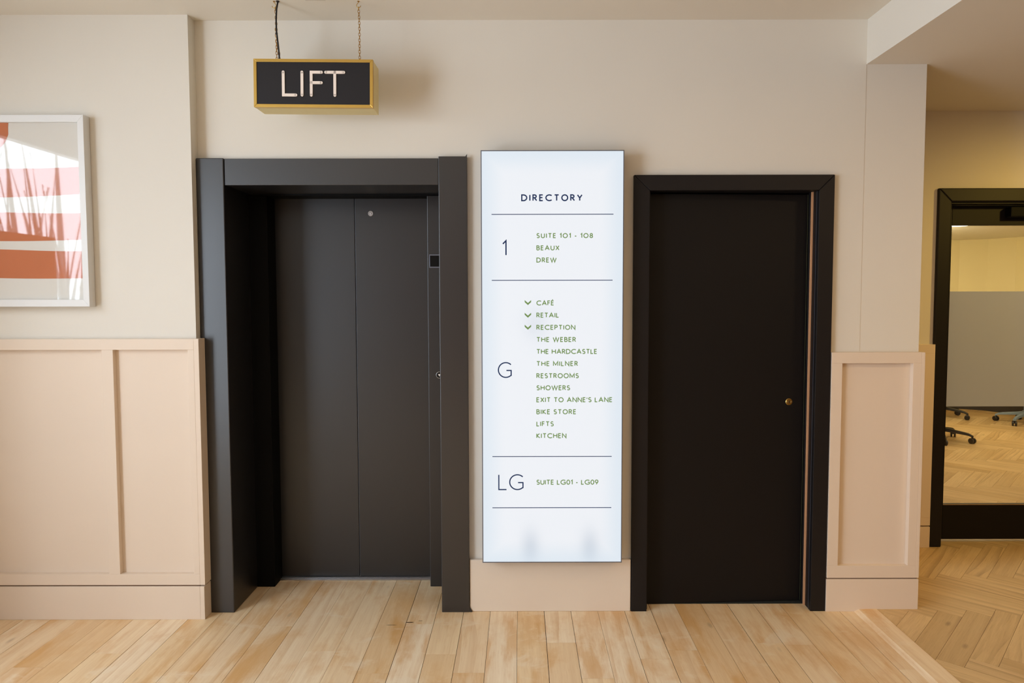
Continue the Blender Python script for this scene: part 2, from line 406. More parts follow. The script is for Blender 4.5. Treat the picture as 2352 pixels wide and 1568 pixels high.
def stroke(bm, pts, t, depth):
    """A mitred ribbon of width t along pts (x,z in metres) at y = 0, raised by depth towards -Y."""
    closed = len(pts) > 3 and math.dist(pts[0], pts[-1]) < 1e-6
    if closed: pts = pts[:-1]
    n = len(pts); Lf, Rt = [], []
    for i in range(n):
        p = Vector(pts[i])
        pa = Vector(pts[i - 1]) if (closed or i > 0) else None
        pb = Vector(pts[(i + 1) % n]) if (closed or i < n - 1) else None
        d1 = (p - pa).normalized() if pa is not None else (pb - p).normalized()
        d2 = (pb - p).normalized() if pb is not None else d1
        n1 = Vector((-d1.y, d1.x)); n2 = Vector((-d2.y, d2.x)); m = n1 + n2
        if m.length < 0.35: mv = n1
        else:
            m.normalize(); mv = m * min(1.0 / max(m.dot(n1), 0.3), 2.6)
        Lf.append(p + mv * t / 2); Rt.append(p - mv * t / 2)
    for i in range(n if closed else n - 1):
        j = (i + 1) % n
        q = [Lf[i], Lf[j], Rt[j], Rt[i]]
        fr = [bm.verts.new((v.x, -depth, v.y)) for v in q]
        bk = [bm.verts.new((v.x, 0, v.y)) for v in q]
        bm.faces.new(fr)
        bm.faces.new((fr[0], bk[0], bk[1], fr[1])); bm.faces.new((fr[2], bk[2], bk[3], fr[3]))
        if not closed and i == 0: bm.faces.new((fr[3], bk[3], bk[0], fr[0]))
        if not closed and i == n - 2: bm.faces.new((fr[1], bk[1], bk[2], fr[2]))
def text_bm(s, x0, z0, cap, width, t, depth, space=0.34, wide=1.0):
    """Set s from x0 to x0+width on baseline z0; side bearings are fitted to the width."""
    t_ = t / cap
    wf = {c: (1.03 if c == 'O' else wide) for c in set(s)}
    nat = 0.0; gaps = 0
    for i, ch in enumerate(s):
        if ch == ' ': nat += space
        else:
            nat += GL[ch][0] * wf[ch] * (1 - t_) + t_
            if i < len(s) - 1: gaps += 1
    gap = (width / cap - nat) / max(gaps, 1)
    bm = BM(); x = 0.0
    for ch in s:
        if ch == ' ':
            x += space; continue
        gw, st = GL[ch]; gw *= wf[ch]
        for pl in st:
            stroke(bm, [(x0 + cap * (x + t_ / 2 + px * wf[ch] * (1 - t_)), z0 + cap * (t_ / 2 + pz * (1 - t_))) for px, pz in pl], t, depth)
        x += gw * (1 - t_) + t_ + gap
    return bm

# ------------------------------------------------------------------ setting: shell
ZC, ZB = 2.884, 2.674                     # main ceiling, lowered ceiling over the passage
XL, XN = -1.556, 1.955                    # corner of the left wall, end of the pier beside the passage
YB = 0.83                                 # passage back wall
bm = BM()
box(bm, -3.30, XL, -0.068, 0.60, 0, ZC)
tag(obj('wall_left', bm, M['wall']), 'cream wall left of the lift, carrying the framed print', 'wall', kind='structure')
bm = BM()                                 # lift wall with its two openings
box(bm, XL, -0.262, 0, 0.60, 2.225, ZC)
box(bm, -0.262, 0.60, 0, 0.60, 0, ZC)
box(bm, 0.60, 1.475, 0, 0.60, 2.10, ZC)
box(bm, 1.475, 1.664, 0, 0.60, 0, ZB)
box(bm, 1.664, XN, 0.0015, 0.60, 0, ZB)
box(bm, 1.475, 1.664, 0, 0.60, ZB, ZC)
tag(obj('wall_back', bm, M['wall']), 'cream wall around the lift and the black door', 'wall', kind='structure')
bm = BM()
box(bm, XN - 0.09, 2.60, YB, YB + 0.14, 0, ZB)
box(bm, 2.60, 3.52, YB, YB + 0.14, 2.14, ZB)
box(bm, 3.52, 5.6, YB, YB + 0.14, 0, ZB)
box(bm, XN - 0.09, XN, 0.60, YB, 0, ZB)
tag(obj('wall_passage', bm, M['wall']), 'shaded cream wall around the glazed door', 'wall', kind='structure')
bm = BM()
box(bm, -3.30, -3.20, -0.9, -0.068, 0, ZC); box(bm, -3.30, -3.20, -7.0, -5.2, 0, ZC)
box(bm, -3.30, -3.20, -5.2, -0.9, 2.62, ZC); box(bm, -3.30, -3.20, -5.2, -0.9, 0, 0.25)
box(bm, -3.30, -3.16, -1.54, -0.9, 0.25, 1.97)
tag(obj('wall_side', bm, M['wall']), 'side wall with the daylight window, left of the frame', 'wall', kind='structure')
bm = BM()
box(bm, -3.30, 5.6, -7.1, -7.0, 0, ZC)
tag(obj('wall_rear', bm, M['rear']), 'wall behind the viewer', 'wall', kind='structure')
tag(obj('wall_right', bx(5.5, 5.6, -7.0, YB, 0, ZC), M['darkwall']), 'wall at the far right end of the passage', 'wall', kind='structure')
tag(obj('ceiling', bx(-3.3, 1.664, -7.1, 0.6, ZC, ZC + 0.1), M['ceil']), 'cream ceiling above the lift lobby', 'ceiling', kind='structure')
tag(obj('ceiling_passage', bx(1.664, 5.6, -7.1, YB + 0.14, ZB, ZC + 0.1), M['ceil']), 'lowered cream ceiling over the passage on the right', 'ceiling', kind='structure')

# floors: boards as real boards with a dark joint between them
def new_board_bm():
    bm = BM(); bm.loops.layers.uv.new('UVMap'); bm.loops.layers.float.new('pid'); return bm
def add_board(bm, corners, z, pid, ux, vx, o2, mi=0, thick=0.004):
    uvl = bm.loops.layers.uv['UVMap']; pl = bm.loops.layers.float['pid']
    a = [bm.verts.new((p[0], p[1], z)) for p in corners]; b = [bm.verts.new((p[0], p[1], z - thick)) for p in corners]
    fs = [bm.faces.new(a)] + [bm.faces.new((a[i], b[i], b[(i + 1) % 4], a[(i + 1) % 4])) for i in range(4)]
    for f in fs:
        f.material_index = mi
        for l in f.loops:
            d = Vector(l.vert.co.xy) - Vector(o2)
            l[uvl].uv = (d.dot(Vector(ux)), d.dot(Vector(vx))); l[pl] = pid
X0, PW = -0.284, 0.1334
fixed = {-7: [-.171], -5: [-.40], -3: [-.58], -2: [-.152], 0: [-.577], 1: [-1.1], 6: [-.4705], 7: [-.398], 10: [-.335], -9: [-.9], 4: [-.62], 3: [-.33]}
tone = {-2: .52, 5: .47, -11: .5, -10: .95, -3: .1, -4: .85, 0: .3, 1: .45, 6: .62, 8: .05, 9: .12, 10: .9, 11: .72, 12: .95}
bm = new_board_bm()
k = -23
while X0 + PW * k < 1.66:
    xa, xb = X0 + PW * k, min(X0 + PW * (k + 1), 1.665)
    joints = list(fixed.get(k, [random.uniform(-1.6, -0.3)]))
    while joints[0] > -6.8: joints.insert(0, joints[0] - random.uniform(0.9, 1.5))
    ys = [-7.0] + [j for j in joints if j > -7.0] + [0.46]
    g = random.choice((0.0003, 0.0006, 0.0011, 0.0015))
    for y0, y1 in zip(ys, ys[1:]):
        near = y1 > -0.6 and y0 < -0.1
        pid = random.random()
        if k in tone and (y0 < -0.3): pid = min(1, max(0, tone[k] + random.uniform(-.08, .08)))
        add_board(bm, [(xa + g, y0 + .0005), (xb - g, y0 + .0005), (xb - g, y1 - .0005), (xa + g, y1 - .0005)], 0.0, pid, (1, 0), (0, 1), (xa, y0))
    k += 1
for (x, y, w2, d2_) in ((-.6178, -.1603, .026, .0018), (-.5346, -.1343, .021, .0042), (-.485, -.118, .010, .0016)):   # black scuffs on the boards
    prism_xy(bm, [(x - w2, y), (x - w2 * .5, y - d2_), (x + w2 * .6, y - d2_ * .7), (x + w2, y + d2_ * .3), (x + w2 * .4, y + d2_), (x - w2 * .6, y + d2_ * .6)], 0, .0003, 1)
box(bm, -3.3, 1.665, -7.0, 0.60, -0.05, -0.0035, 1)
tag(obj('floor', bm, [M['oak'], M['gap']]), 'worn oak plank floor running towards the lift', 'floor', kind='structure')

bm = new_board_bm()
ZP = 0.012
Lb, Wb = 0.622, 0.1035
ang = math.radians(-43.4); ca, sa = math.cos(ang), math.sin(ang)
def rot(p, q): return (p * ca - q * sa, p * sa + q * ca)
tl = rot(-Wb, Lb); OX, OY = 2.2077 - tl[0], -0.0407 - tl[1]
g = 0.0006
for i in range(-80, 110):
    for j in range(-14, 16):
        bp, bq = i * Wb + j * Lb, i * Wb - j * Lb
        cx, cy = rot(bp, bq); cx += OX; cy += OY
        if not (1.2 < cx < 7.6 and -3.0 < cy < 6.9): continue
        for kind in 'HV':
            if kind == 'H': q = [(0, 0), (Lb, 0), (Lb, Wb), (0, Wb)]; vx = rot(1, 0); ux = rot(0, 1)
            else: q = [(-Wb, 0), (0, 0), (0, Lb), (-Wb, Lb)]; vx = rot(0, 1); ux = rot(1, 0)
            mx = sum(a for a, b in q) / 4; my = sum(b for a, b in q) / 4
            pts = []
            for a, b in q:
                a += g if a < mx else -g; b += g if b < my else -g
                x, y = rot(bp + a, bq + b); pts.append((x + OX, y + OY))
            add_board(bm, pts, ZP, random.random(), ux, vx, pts[0], thick=0.003)
def clip(bm, co, no):
    bmesh.ops.bisect_plane(bm, geom=bm.verts[:] + bm.edges[:] + bm.faces[:], plane_co=co, plane_no=no, clear_outer=True)
clip(bm, (1.765, 0, 0), (-1, 0, 0)); clip(bm, (0, -2.6, 0), (0, -1, 0)); clip(bm, (7.2, 0, 0), (1, 0, 0)); clip(bm, (0, 6.3, 0), (0, 1, 0))
box(bm, 1.765, 7.2, -7.0, 6.3, -0.05, ZP - 0.0025, 1)
tag(obj('floor_passage', bm, [M['parquet'], M['gap']]), 'oak herringbone floor of the passage and meeting room', 'floor', kind='structure')

bm = new_board_bm()
pts = [(1.655, 0.0), (1.678, 0.012), (1.765, 0.0145), (1.767, 0.0)]
uvl = bm.loops.layers.uv['UVMap']; pl = bm.loops.layers.float['pid']
for (xa, za), (xb, zb) in zip(pts, pts[1:]):
    f = bm.faces.new([bm.verts.new(p) for p in ((xa, -6.9, za), (xb, -6.9, zb), (xb, -0.022, zb), (xa, -0.022, za))])
    for l in f.loops: l[uvl].uv = (l.vert.co.x, l.vert.co.y); l[pl] = 0.72 if xa > 1.66 else 0.45
f = bm.faces.new([bm.verts.new((x, -0.022, z)) for x, z in pts])
for l in f.loops: l[uvl].uv = (l.vert.co.x, l.vert.co.z); l[pl] = .2
tag(obj('trim_threshold', bm, M['oak']), 'bevelled oak strip between the planks and the herringbone floor', 'threshold strip', kind='structure')

# window in the side wall (outside the frame; its light and plants show in the picture glass)
wn = empty('window_1', (-3.25, -3.05, 0.25), 'daylight window in the side wall', 'window', kind='structure')
for (a, b, c, d) in ((-2.15, -2.10, 0, 2.37), (1.46, 1.51, 0, 1.70)):
    obj('window_frame', bx(-.03, .03, a, b, c, d), M['white'], wn)
obj('window_frame', bx(-.03, .03, -2.10, 1.46, 0, .05), M['white'], wn)
obj('window_frame', bx(-.03, .03, -2.10, 2.15, 2.32, 2.37), M['white'], wn)
rp = random.Random(5)
pt = empty('potted_grass', (-3.75, -2.25, 0.30), 'tall leafy plant outside the side window', 'plant')
obj('pot', lathe(BM(), [(.16, -.30), (.2, .1), (.17, .1)], n=20), M['terracotta'], pt)
bm = BM()
for i in range(44):
    a = rp.uniform(0, 2 * PI); r0 = rp.uniform(0, .15); y0 = rp.uniform(-.75, .75); lean = rp.uniform(-.5, .5); hgt = rp.uniform(1.3, 2.9); wd = rp.uniform(.015, .06)
    x0 = rp.uniform(-.12, .12); n = 9; prev = None
    for s in range(n + 1):
        t = s / n; y = y0 * (.75 + .25 * t) + lean * t * t * hgt * .5; z = .1 + hgt * t * (1 - .12 * t * abs(lean)); ww = wd * math.sin(PI * min(1, .12 + t * .88)) + .002
        cur = [bm.verts.new((x0 + .2 * t * math.cos(a), y - ww, z)), bm.verts.new((x0 + .2 * t * math.cos(a) + .01, y + ww, z))]
        if prev: bm.faces.new((prev[0], prev[1], cur[1], cur[0]))
        prev = cur
obj('foliage', bm, M['leafgreen'], pt)

# ------------------------------------------------------------------ panelling and skirtings
def dado(name, label, x0, x1, y, z0, z1, rails, stiles, side=None, mat_=None):
    """Flat boards on the wall face: rails as (z0,z1), stiles as (x0,x1)."""
    t = empty(name, ((x0 + x1) / 2, y, z0), label, 'wall panelling', kind='structure')
    ox, oy, oz = t.location
    for a, b in rails: obj('rail', bx(x0 - ox, x1 - ox, -0.029, 0, a - oz, b - oz), M['dado'], t, bevel=0.0012)
    zs = [rails[0][1], rails[1][0]]
    for a, b in stiles: obj('stile', bx(a - ox, b - ox, -0.029, 0, zs[0] - oz, zs[1] - oz), M['dado'], t, bevel=0.0012)
    obj('panel', bx(x0 + .01 - ox, x1 - .01 - ox, -0.003, 0, zs[0] - oz, zs[1] - oz), M['dado'], t)
    if side: obj('return_board', bx(side[0] - ox, side[1] - ox, side[2] - oy, side[3] - oy, z0 - oz, z1 - oz), M['dado'], t, bevel=0.0012)
    return t
dado('trim_1', 'blush pink panelling on the left wall under the framed print', -3.2, XL, -0.068, .170, 1.366,
     [(.170, .2235), (1.314, 1.366)], [(-1.996, -1.942), (-1.585, XL), (-2.85, -2.80)], side=(XL, -1.532, -.097, -.032))
dado('trim_2', 'blush pink panel between the black door and the passage', 1.5165, XN, 0.0, .170, 1.290,
     [(.170, .232), (1.237, 1.290)], [(1.5165, 1.569), (1.914, XN)], side=(XN, 1.9715, -.029, .60))
dado('trim_3', 'narrow strip of panelling beside the glazed door', XN, 2.525, YB, .150, 1.270,
     [(.150, .20), (1.215, 1.270)], [(2.40, 2.525), (1.98, 2.03)])
def skirt(name, label, x0, x1, y, zt, z0=0.0, depth=.03, side=None, m='skirt'):
    bm = bx(x0, x1, y - depth, y, z0, zt)
    if side: box(bm, side[0], side[1], side[2], side[3], z0, zt)
    box(bm, x0, x1 - .004, y - depth + .008, y, zt, zt + .007, 1)
    return tag(obj(name, bm, [M[m], M['groove']], bevel=0.0015), label, 'skirting board', kind='structure')
skirt('baseboard_left', 'blush skirting board along the left wall', -3.2, XL, -.068, .1635, depth=.033, side=(XL, -1.5345, -.101, -.031), m='dado')
skirt('baseboard_right', 'blush skirting board under the panel beside the passage', 1.5145, 1.9715, 0, .1635, depth=.029, m='dado')
skirt('baseboard_passage', 'blush skirting board beside the glazed door', XN + .02, 2.525, YB, .143, z0=ZP, depth=.03, m='dado')
bm = bx(-.253, .546, -.022, 0, 0, .262)
tag(obj('baseboard_back', bm, M['skirt'], bevel=0.004, segs=3), 'tall pale skirting board under the lit directory', 'skirting board', kind='structure')

# ------------------------------------------------------------------ lift entrance
lift = empty('door_1', (-0.90, -0.03, 0), 'black lift entrance with closed two panel sliding doors', 'lift door', kind='structure')
def lp(name, m, a, **k):
    ox, oy, oz = lift.location
    return obj(name, bx(a[0] - ox, a[1] - ox, a[2] - oy, a[3] - oy, a[4], a[5]), M[m], lift, **k)
lp('jamb', 'black', (-1.5535, -1.4215, -.030, .272, 0, 2.2295), bevel=.004)
bm = bx(-.391 + .9, -.2548 + .9, 0, .30, 0, 2.2355)
prism_xz(bm, [(-.2548 + .9, 2.2355), (-.262 + .9, 2.2355), (-.2535 + .9, 2.247)], 0, .012)
prism_xz(bm, [(-.2548 + .9, 0), (-.2548 + .9, .028), (-.240 + .9, .003), (-.240 + .9, 0)], 0.001, .03)
obj('jamb', bm, M['black'], lift, bevel=.0035)
lp('lintel', 'black', (-1.4195, -.3925, -.024, .26, 2.101, 2.2275), bevel=.002)
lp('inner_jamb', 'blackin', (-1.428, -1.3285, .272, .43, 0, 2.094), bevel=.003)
lp('inner_jamb', 'blackdoor', (-.4885, -.300, .272, .43, 0, 2.094), bevel=.003)
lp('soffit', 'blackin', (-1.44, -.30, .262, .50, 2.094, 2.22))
lp('door_panel', 'blackdoor', (-1.36, -.8975, .388, .43, .010, 2.12), bevel=.002)
dp = lp('door_panel', 'blackdoor', (-.8935, -.44, .386, .43, .010, 2.12), bevel=.002)
lk = obj('release_lock', lathe(BM(), [(.0145, 0), (.0145, -.003), (.0135, -.004), (.0075, -.004), (.0072, -.0025), (.004, -.0025), (.0035, -.005), (.0001, -.0055)], 'Y', n=28), M['steel'], dp, loc=(-.8085 + .9, .386 + .03, 2.0145))
lk['label'] = 'round steel release lock'
lp('door_edge_strip', 'greymetal', (-.8957, -.8937, .392, .43, .012, 2.12))
bm = BM(); ox, oy, oz = lift.location
box(bm, -1.33 - ox, -.488 - ox, .352 - oy, .40 - oy, 0, .006); box(bm, -1.33 - ox, -.488 - ox, .362 - oy, .372 - oy, .006, .0085); box(bm, -1.33 - ox, -.488 - ox, .38 - oy, .386 - oy, .006, .0095)
obj('sill', bm, M['steel'], lift)

fi = empty('floor_indicator', (-.452, .272, 1.7515), 'small grey framed floor display on the lift post', 'floor indicator')
bm = BM()
for a in ((-.0255, .045, .0290, .0355), (-.0255, .045, -.0355, -.0290), (-.0255, -.0215, -.029, .029), (.041, .045, -.029, .029)):
    box(bm, a[0], a[1], -.006, 0, a[2], a[3])
obj('bezel', bm, M['greymetal'], fi, bevel=.001)
obj('display', bx(-.0215, .041, -.003, 0, -.029, .029), M['screen'], fi)
cb = empty('call_button', (-.4300, .272, 1.1495), 'round steel lift call button with a down arrow', 'lift button')
bm = BM(); tube(bm, [(.0165 * math.cos(2 * PI * i / 40), -.002, .0165 * math.sin(2 * PI * i / 40)) for i in range(44)], .0017, 8, True)
obj('ring', bm, M['steel'], cb, smooth=True)
obj('face', lathe(BM(), [(.0155, 0), (.0155, -.002), (.0145, -.003)], 'Y', n=36), M['screen'], cb)
bm = BM(); prism_xz(bm, [(-.0075, .005), (.0075, .005), (0, -.0085)], -.0042, -.003)
obj('arrow', bm, M['letter'], cb)

# ------------------------------------------------------------------ black door
d2 = empty('door_2', (1.032, -.025, 0), 'plain black painted door with brass keyhole, slightly ajar', 'door', kind='structure')
ox, oy, oz = d2.location
def dp2(name, m, a, **k):
    return obj(name, bx(a[0] - ox, a[1] - ox, a[2] - oy, a[3] - oy, a[4], a[5]), M[m], d2, **k)
xo0, xo1, xi0, xi1, zo, zi = .5485, 1.514, .6255, 1.4395, 2.147, 2.0725
def arch(bm_pts, name='architrave'):
    bm = BM(); prism_xz(bm, [(x - ox, z) for x, z in bm_pts], 0, .026)
    return obj(name, bm, M['blackwood'], d2, bevel=.0025)
gm = .0006
arch([(xo0, 0), (xi0, 0), (xi0, zi), (xo0, zo - gm)])
arch([(xi1, 0), (xo1, 0), (xo1, zo - gm), (xi1, zi)])
arch([(xi0 + gm, zi), (xi1 - gm, zi), (xo1 - gm, zo), (xo0 + gm, zo)])
dp2('jamb', 'blackwood', (.598, .632, 0, .60, 0, 2.10))
dp2('jamb', 'blackwood', (1.4425, 1.476, 0, .60, 0, 2.10))
dp2('head', 'blackwood', (.632, 1.4425, 0, .60, 2.076, 2.10))
dp2('seal_strip', 'seal', (1.4345, 1.4425, .046, .056, 0.0, 2.075))
dp2('stop', 'blackwood', (1.4315, 1.4425, .062, .074, 0.0, 2.075), bevel=.002)
dp2('jamb_edge', 'greymetal', (1.4405, 1.4428, .004, .006, 0.0, 2.072))
dp2('threshold', 'darkgap', (.632, 1.4425, .06, .5, 0, .004))
dp2('backing', 'blackin', (.632, 1.4425, .50, .52, 0, 2.09))
th = math.radians(2.6); hx, hy = .637, .050
leaf = obj('door_leaf', bx(0, .796, 0, .044, .006, 2.068), M['blackleaf'], d2, loc=(hx - ox, hy - oy, 0), rot=(0, 0, th), bevel=.0015)
obj('worn_edge', bx(.7955, .7975, -.0006, .030, .008, 2.066), M['worn'], leaf)
es = obj('keyhole_plate', lathe(BM(), [(.0172, 0), (.0172, -.0015), (.0155, -.003), (.0001, -.0032)], 'Y', n=30), M['brass'], leaf, loc=(.7195, 0, 1.0325))
es['label'] = 'round brass keyhole plate'
bm = BM(); lathe(bm, [(.0028, -.0031), (.0028, -.0036)], 'Y', (0, 0, .003), 12); box(bm, -.0016, .0016, -.0036, -.0031, -.0085, .003)
obj('keyhole', bm, M['darkgap'], es)
bm = BM()
for sx in (-.0098, .0098): lathe(bm, [(.0022, -.0025), (.0020, -.0045), (.0005, -.005)], 'Y', (sx, 0, -.001), 10)
obj('screw', bm, M['steel'], es)

# ------------------------------------------------------------------ directory lightbox
DX, DZ, DY = .1525, 1.2635, -.095
ds = empty('directory_sign', (DX, DY, DZ), 'tall backlit white directory panel between lift and black door', 'sign')
w_, h_ = .6725, 1.970
obj('housing', bx(-w_ / 2, w_ / 2, .002, .095, -h_ / 2, h_ / 2), M['greymetal'], ds, bevel=.002)
obj('lit_panel', bx(-w_ / 2 + .003, w_ / 2 - .003, -.001, .004, -h_ / 2 + .003, h_ / 2 - .003), lightbox_mat(w_, h_), ds)
bm = BM(); e = .0035
for a in ((-w_ / 2 - .001, w_ / 2 + .001, h_ / 2 - e, h_ / 2 + .001), (-w_ / 2 - .001, w_ / 2 + .001, -h_ / 2 - .001, -h_ / 2 + e), (-w_ / 2 - .001, -w_ / 2 + e, -h_ / 2 + e, h_ / 2 - e), (w_ / 2 - e, w_ / 2 + .001, -h_ / 2 + e, h_ / 2 - e)):
    box(bm, a[0], a[1], -.003, .006, a[2], a[3])
obj('edge_frame', bm, M['greymetal'], ds, bevel=.0006)
SC = 3.245 / 1568                                     # metres per photo pixel on the panel's face
def at(px, py, Y):
    """Point at depth Y along the sight line of a measured photo position."""
    x, y = (px - 1195) / 1568, -(py - 767) / 1568
    d = F + R2 * x + U2 * y
    return Vector((0, -D, H)) + d * ((Y + D) / d.y)
def zpx(py, px=1270): return at(px, py, DY - .001).z - DZ
def xpx(px, py): return at(px, py, DY - .001).x - DX
def line(txt, x0, x1, ytop, ybase, thick, m, space=.34, wide=1.22):
    xa, xb = xpx(x0, ybase), xpx(x1, ybase); zb = zpx(ybase); cap = zpx(ytop) - zb
    bm = text_bm(txt, xa, zb, cap, xb - xa, thick * SC, .0006, space, wide)
    return obj('lettering', bm, M[m], ds, loc=(0, -.0012, 0))
line('DIRECTORY', 1197, 1338, 446.0, 462.0, 2.9, 'navy')
GRN = [('SUITE 1O1 - 1O8', 1362, 541), ('BEAUX', 1285, 569), ('DREW', 1278.5, 597), ('CAF\u00c9', 1272.5, 695.5), ('RETAIL', 1284, 723.5),
       ('RECEPTION', 1321.5, 751.5), ('THE WEBER', 1323, 779.5), ('THE HARDCASTLE', 1371.5, 807), ('THE MILNER', 1327.5, 834.8),
       ('RESTROOMS', 1329.5, 862.6), ('SHOWERS', 1309.5, 890.3), ("EXIT TO ANNE'S LANE", 1406.5, 917.8), ('BIKE STORE', 1323.5, 945.3),
       ('LIFTS', 1272, 973), ('KITCHEN', 1301, 1000.3), ('SUITE LG01 - LG09', 1374.5, 1107)]
for t_, x1, yc in GRN: line(t_, 1232, x1, yc - 5.8, yc + 5.8, 2.05, 'green', .48)
line('1', 1153.5, 1167.5, 551, 587, 3.0, 'navy', wide=1.0)
line('G', 1143.5, 1177, 831, 867.5, 2.7, 'navy', wide=1.0)
line('L', 1144.5, 1165, 1088.5, 1125, 2.7, 'navy', wide=1.22)
line('G', 1169.5, 1203, 1088.5, 1125, 2.7, 'navy', wide=1.03)
for y, xa, xb in ((492, 1129, 1409), (643.5, 1129.5, 1407), (1048, 1131, 1405), (1165.5, 1131, 1404)):
    z = zpx(y)
    obj('divider_line', bx(xpx(xa, y), xpx(xb, y), -.0018, -.0012, z - .0017, z + .0017), M['navy'], ds)
for y in (694.5, 723.5, 751):
    bm = BM(); x = xpx(1212.5, y); z = zpx(y); s = SC
    prism_xz(bm, [(x - 7.4 * s, z + 5.6 * s), (x, z - 1.0 * s), (x + 7.4 * s, z + 5.6 * s), (x + 7.4 * s, z + 1.0 * s), (x, z - 5.8 * s), (x - 7.4 * s, z + 1.0 * s)], -.0018, -.0012)
    obj('chevron_mark', bm, M['green'], ds)

# ------------------------------------------------------------------ hanging LIFT sign
sg = empty('lift_sign', (-.9125, -.27, 2.506), 'brass framed black box sign reading LIFT', 'sign', rot=(0, math.radians(.62), math.radians(-.3)))
W2, H2, DP = .5275 / 2, .2100 / 2, .125
obj('case', bx(-W2 + .001, W2 - .001, .004, DP, -H2 + .001, H2 - .001), M['brassbody'], sg, bevel=.001)
fw = .0135
for pts in ([(-W2, H2), (-W2 + fw, H2 - fw), (W2 - fw, H2 - fw), (W2, H2)], [(-W2, -H2), (W2, -H2), (W2 - fw, -H2 + fw), (-W2 + fw, -H2 + fw)],
            [(-W2, H2), (-W2, -H2), (-W2 + fw, -H2 + fw), (-W2 + fw, H2 - fw)], [(W2, H2), (W2 - fw, H2 - fw), (W2 - fw, -H2 + fw), (W2, -H2)]):
    bm = BM(); prism_xz(bm, pts, 0, .02); obj('bezel', bm, M['brass'], sg, bevel=.0008)
obj('face_panel', bx(-W2 + fw, W2 - fw, .003, .012, -H2 + fw, H2 - fw), M['signblack'], sg)
def lx(px): return -1.176 + (px - 581) * .0019185 + .9125
def lz(py): return 2.614 - (py - 134) * .001888 - 2.506
bm = BM(); t = .0122
yb, yt = lz(218.6), lz(165.8)
for pl in ([(646.3 + 3, yt), (649.5, yb), (678.2, yb)], [(692.5, yt), (692.5, yb)], [(737.5, yt), (713.8, yt), (713.8, yb)], [(713.8, lz(189.8)), (737, lz(189.8))], [(747.3, yt), (789.0, yt)], [(768.2, yt), (768.2, yb)]):
    stroke(bm, [(lx(x), z) for x, z in pl], t, .004)
    for x, z in (pl[0], pl[-1]):
        lathe(bm, [(t / 2, 0), (t / 2, -.004)], 'Y', (lx(x), 0, z), 14)
o = obj('lettering', bm, M['letter'], sg, loc=(0, .003, 0)); o['label'] = 'raised cream letters LIFT'

def chain(name, label, x_top, x_bot, z_top, z_bot, y, second=False):
    bm = BM(); pitch_ = .0128; n = int(round((z_top - z_bot) / pitch_)); rr = random.Random(int(x_top * 1000))
    def run(xa, xb, za, zb, wob, yy):
        n = int(round((za - zb) / pitch_)); 
        for i in range(n):
            t = (i + .5) / n; x = xa + (xb - xa) * t + wob * math.sin(t * 5.0); z = za + (zb - za) * t
            a = (0.5 if i % 2 else 2.1) + rr.uniform(-.15, .15); ax, ay = math.cos(a), math.sin(a)
            pts = []
            for kk in range(14):
                ph = 2 * PI * kk / 14; u = .0043 * math.cos(ph); v = .0062 * math.sin(ph) + (.0021 if math.sin(ph) > 0 else -.0021) * abs(math.sin(ph)) ** .3
                pts.append((x + u * ax, yy + u * ay, z + v))
            tube(bm, pts, .00115, 6, True)
    run(x_top, x_bot, z_top, z_bot, 0.0015, y)
    if second: run(x_top - .001, x_bot + .008, z_top - .075, z_bot, -.003, y + .007)
    return tag(obj(name, bm, M['brassold'], smooth=True), label, 'chain', 'brass chains holding the LIFT sign')
chain('hanging_chain', 'thin brass chain doubled beside the black cable over the LIFT sign', -1.094, -1.090, 2.858, 2.612, -.21, True)
chain('hanging_chain', 'single thin brass chain over the right end of the LIFT sign', -.7215, -.7175, 2.858, 2.606, -.21)
def hook(x, y, label, flip):
    t = empty('ceiling_hook', (x, y, ZC), label, 'hook', 'brass hooks in the ceiling')
    s = flip
    pts = [(0, 0, .002), (0, 0, -.006), (-.005 * s, 0, -.011), (-.009 * s, 0, -.017), (-.0065 * s, 0, -.025), (0, 0, -.0295), (.006 * s, 0, -.027), (.010 * s, 0, -.020)]
    obj('hook', tube(BM(), pts, .0014, 7), M['brass'], t, smooth=True)
    obj('screw_collar', lathe(BM(), [(.0055, 0), (.0055, -.0012), (.003, -.003)], n=14), M['brassold'], t)
hook(-1.0985, -.21, 'brass ceiling hook next to the black cable', -1)
hook(-.7215, -.21, 'brass ceiling hook holding the single chain on the right', 1)
pc = empty('power_cable', (-1.081, -.214, ZC), 'black cable dropping from the ceiling to the LIFT sign', 'cable')
bm = BM(); tube(bm, [(0, 0, .004), (-.0005, 0, -.008), (-.006, 0, -.035), (-.009, 0, -.08), (-.0085, 0, -.13), (-.003, .002, -.19), (.0005, .004, -.235), (0, .004, -.2705)], .0036, 10)
obj('cable', bm, M['rubber'], pc, smooth=True)
obj('cable_gland', lathe(BM(), [(.0075, 0), (.0075, -.003), (.0045, -.006)], n=16), M['rubber'], pc)
obj('cable_tie', lathe(BM(), [(.0052, -.003), (.0056, 0), (.0052, .003)], n=12), M['rubber'], pc, loc=(-.0085, 0, -.142))
fx = empty('ceiling_sensor', (-.897, -.315, ZC), 'small off white ceiling unit cut by the top of the frame', 'sensor')
obj('housing', bx(-.046, .046, -.05, .05, -.022, 0), M['offwhite'], fx, bevel=.004)
obj('lens', lathe(BM(), [(.018, -.022), (.016, -.028), (.008, -.031)], n=20), M['offwhite'], fx)

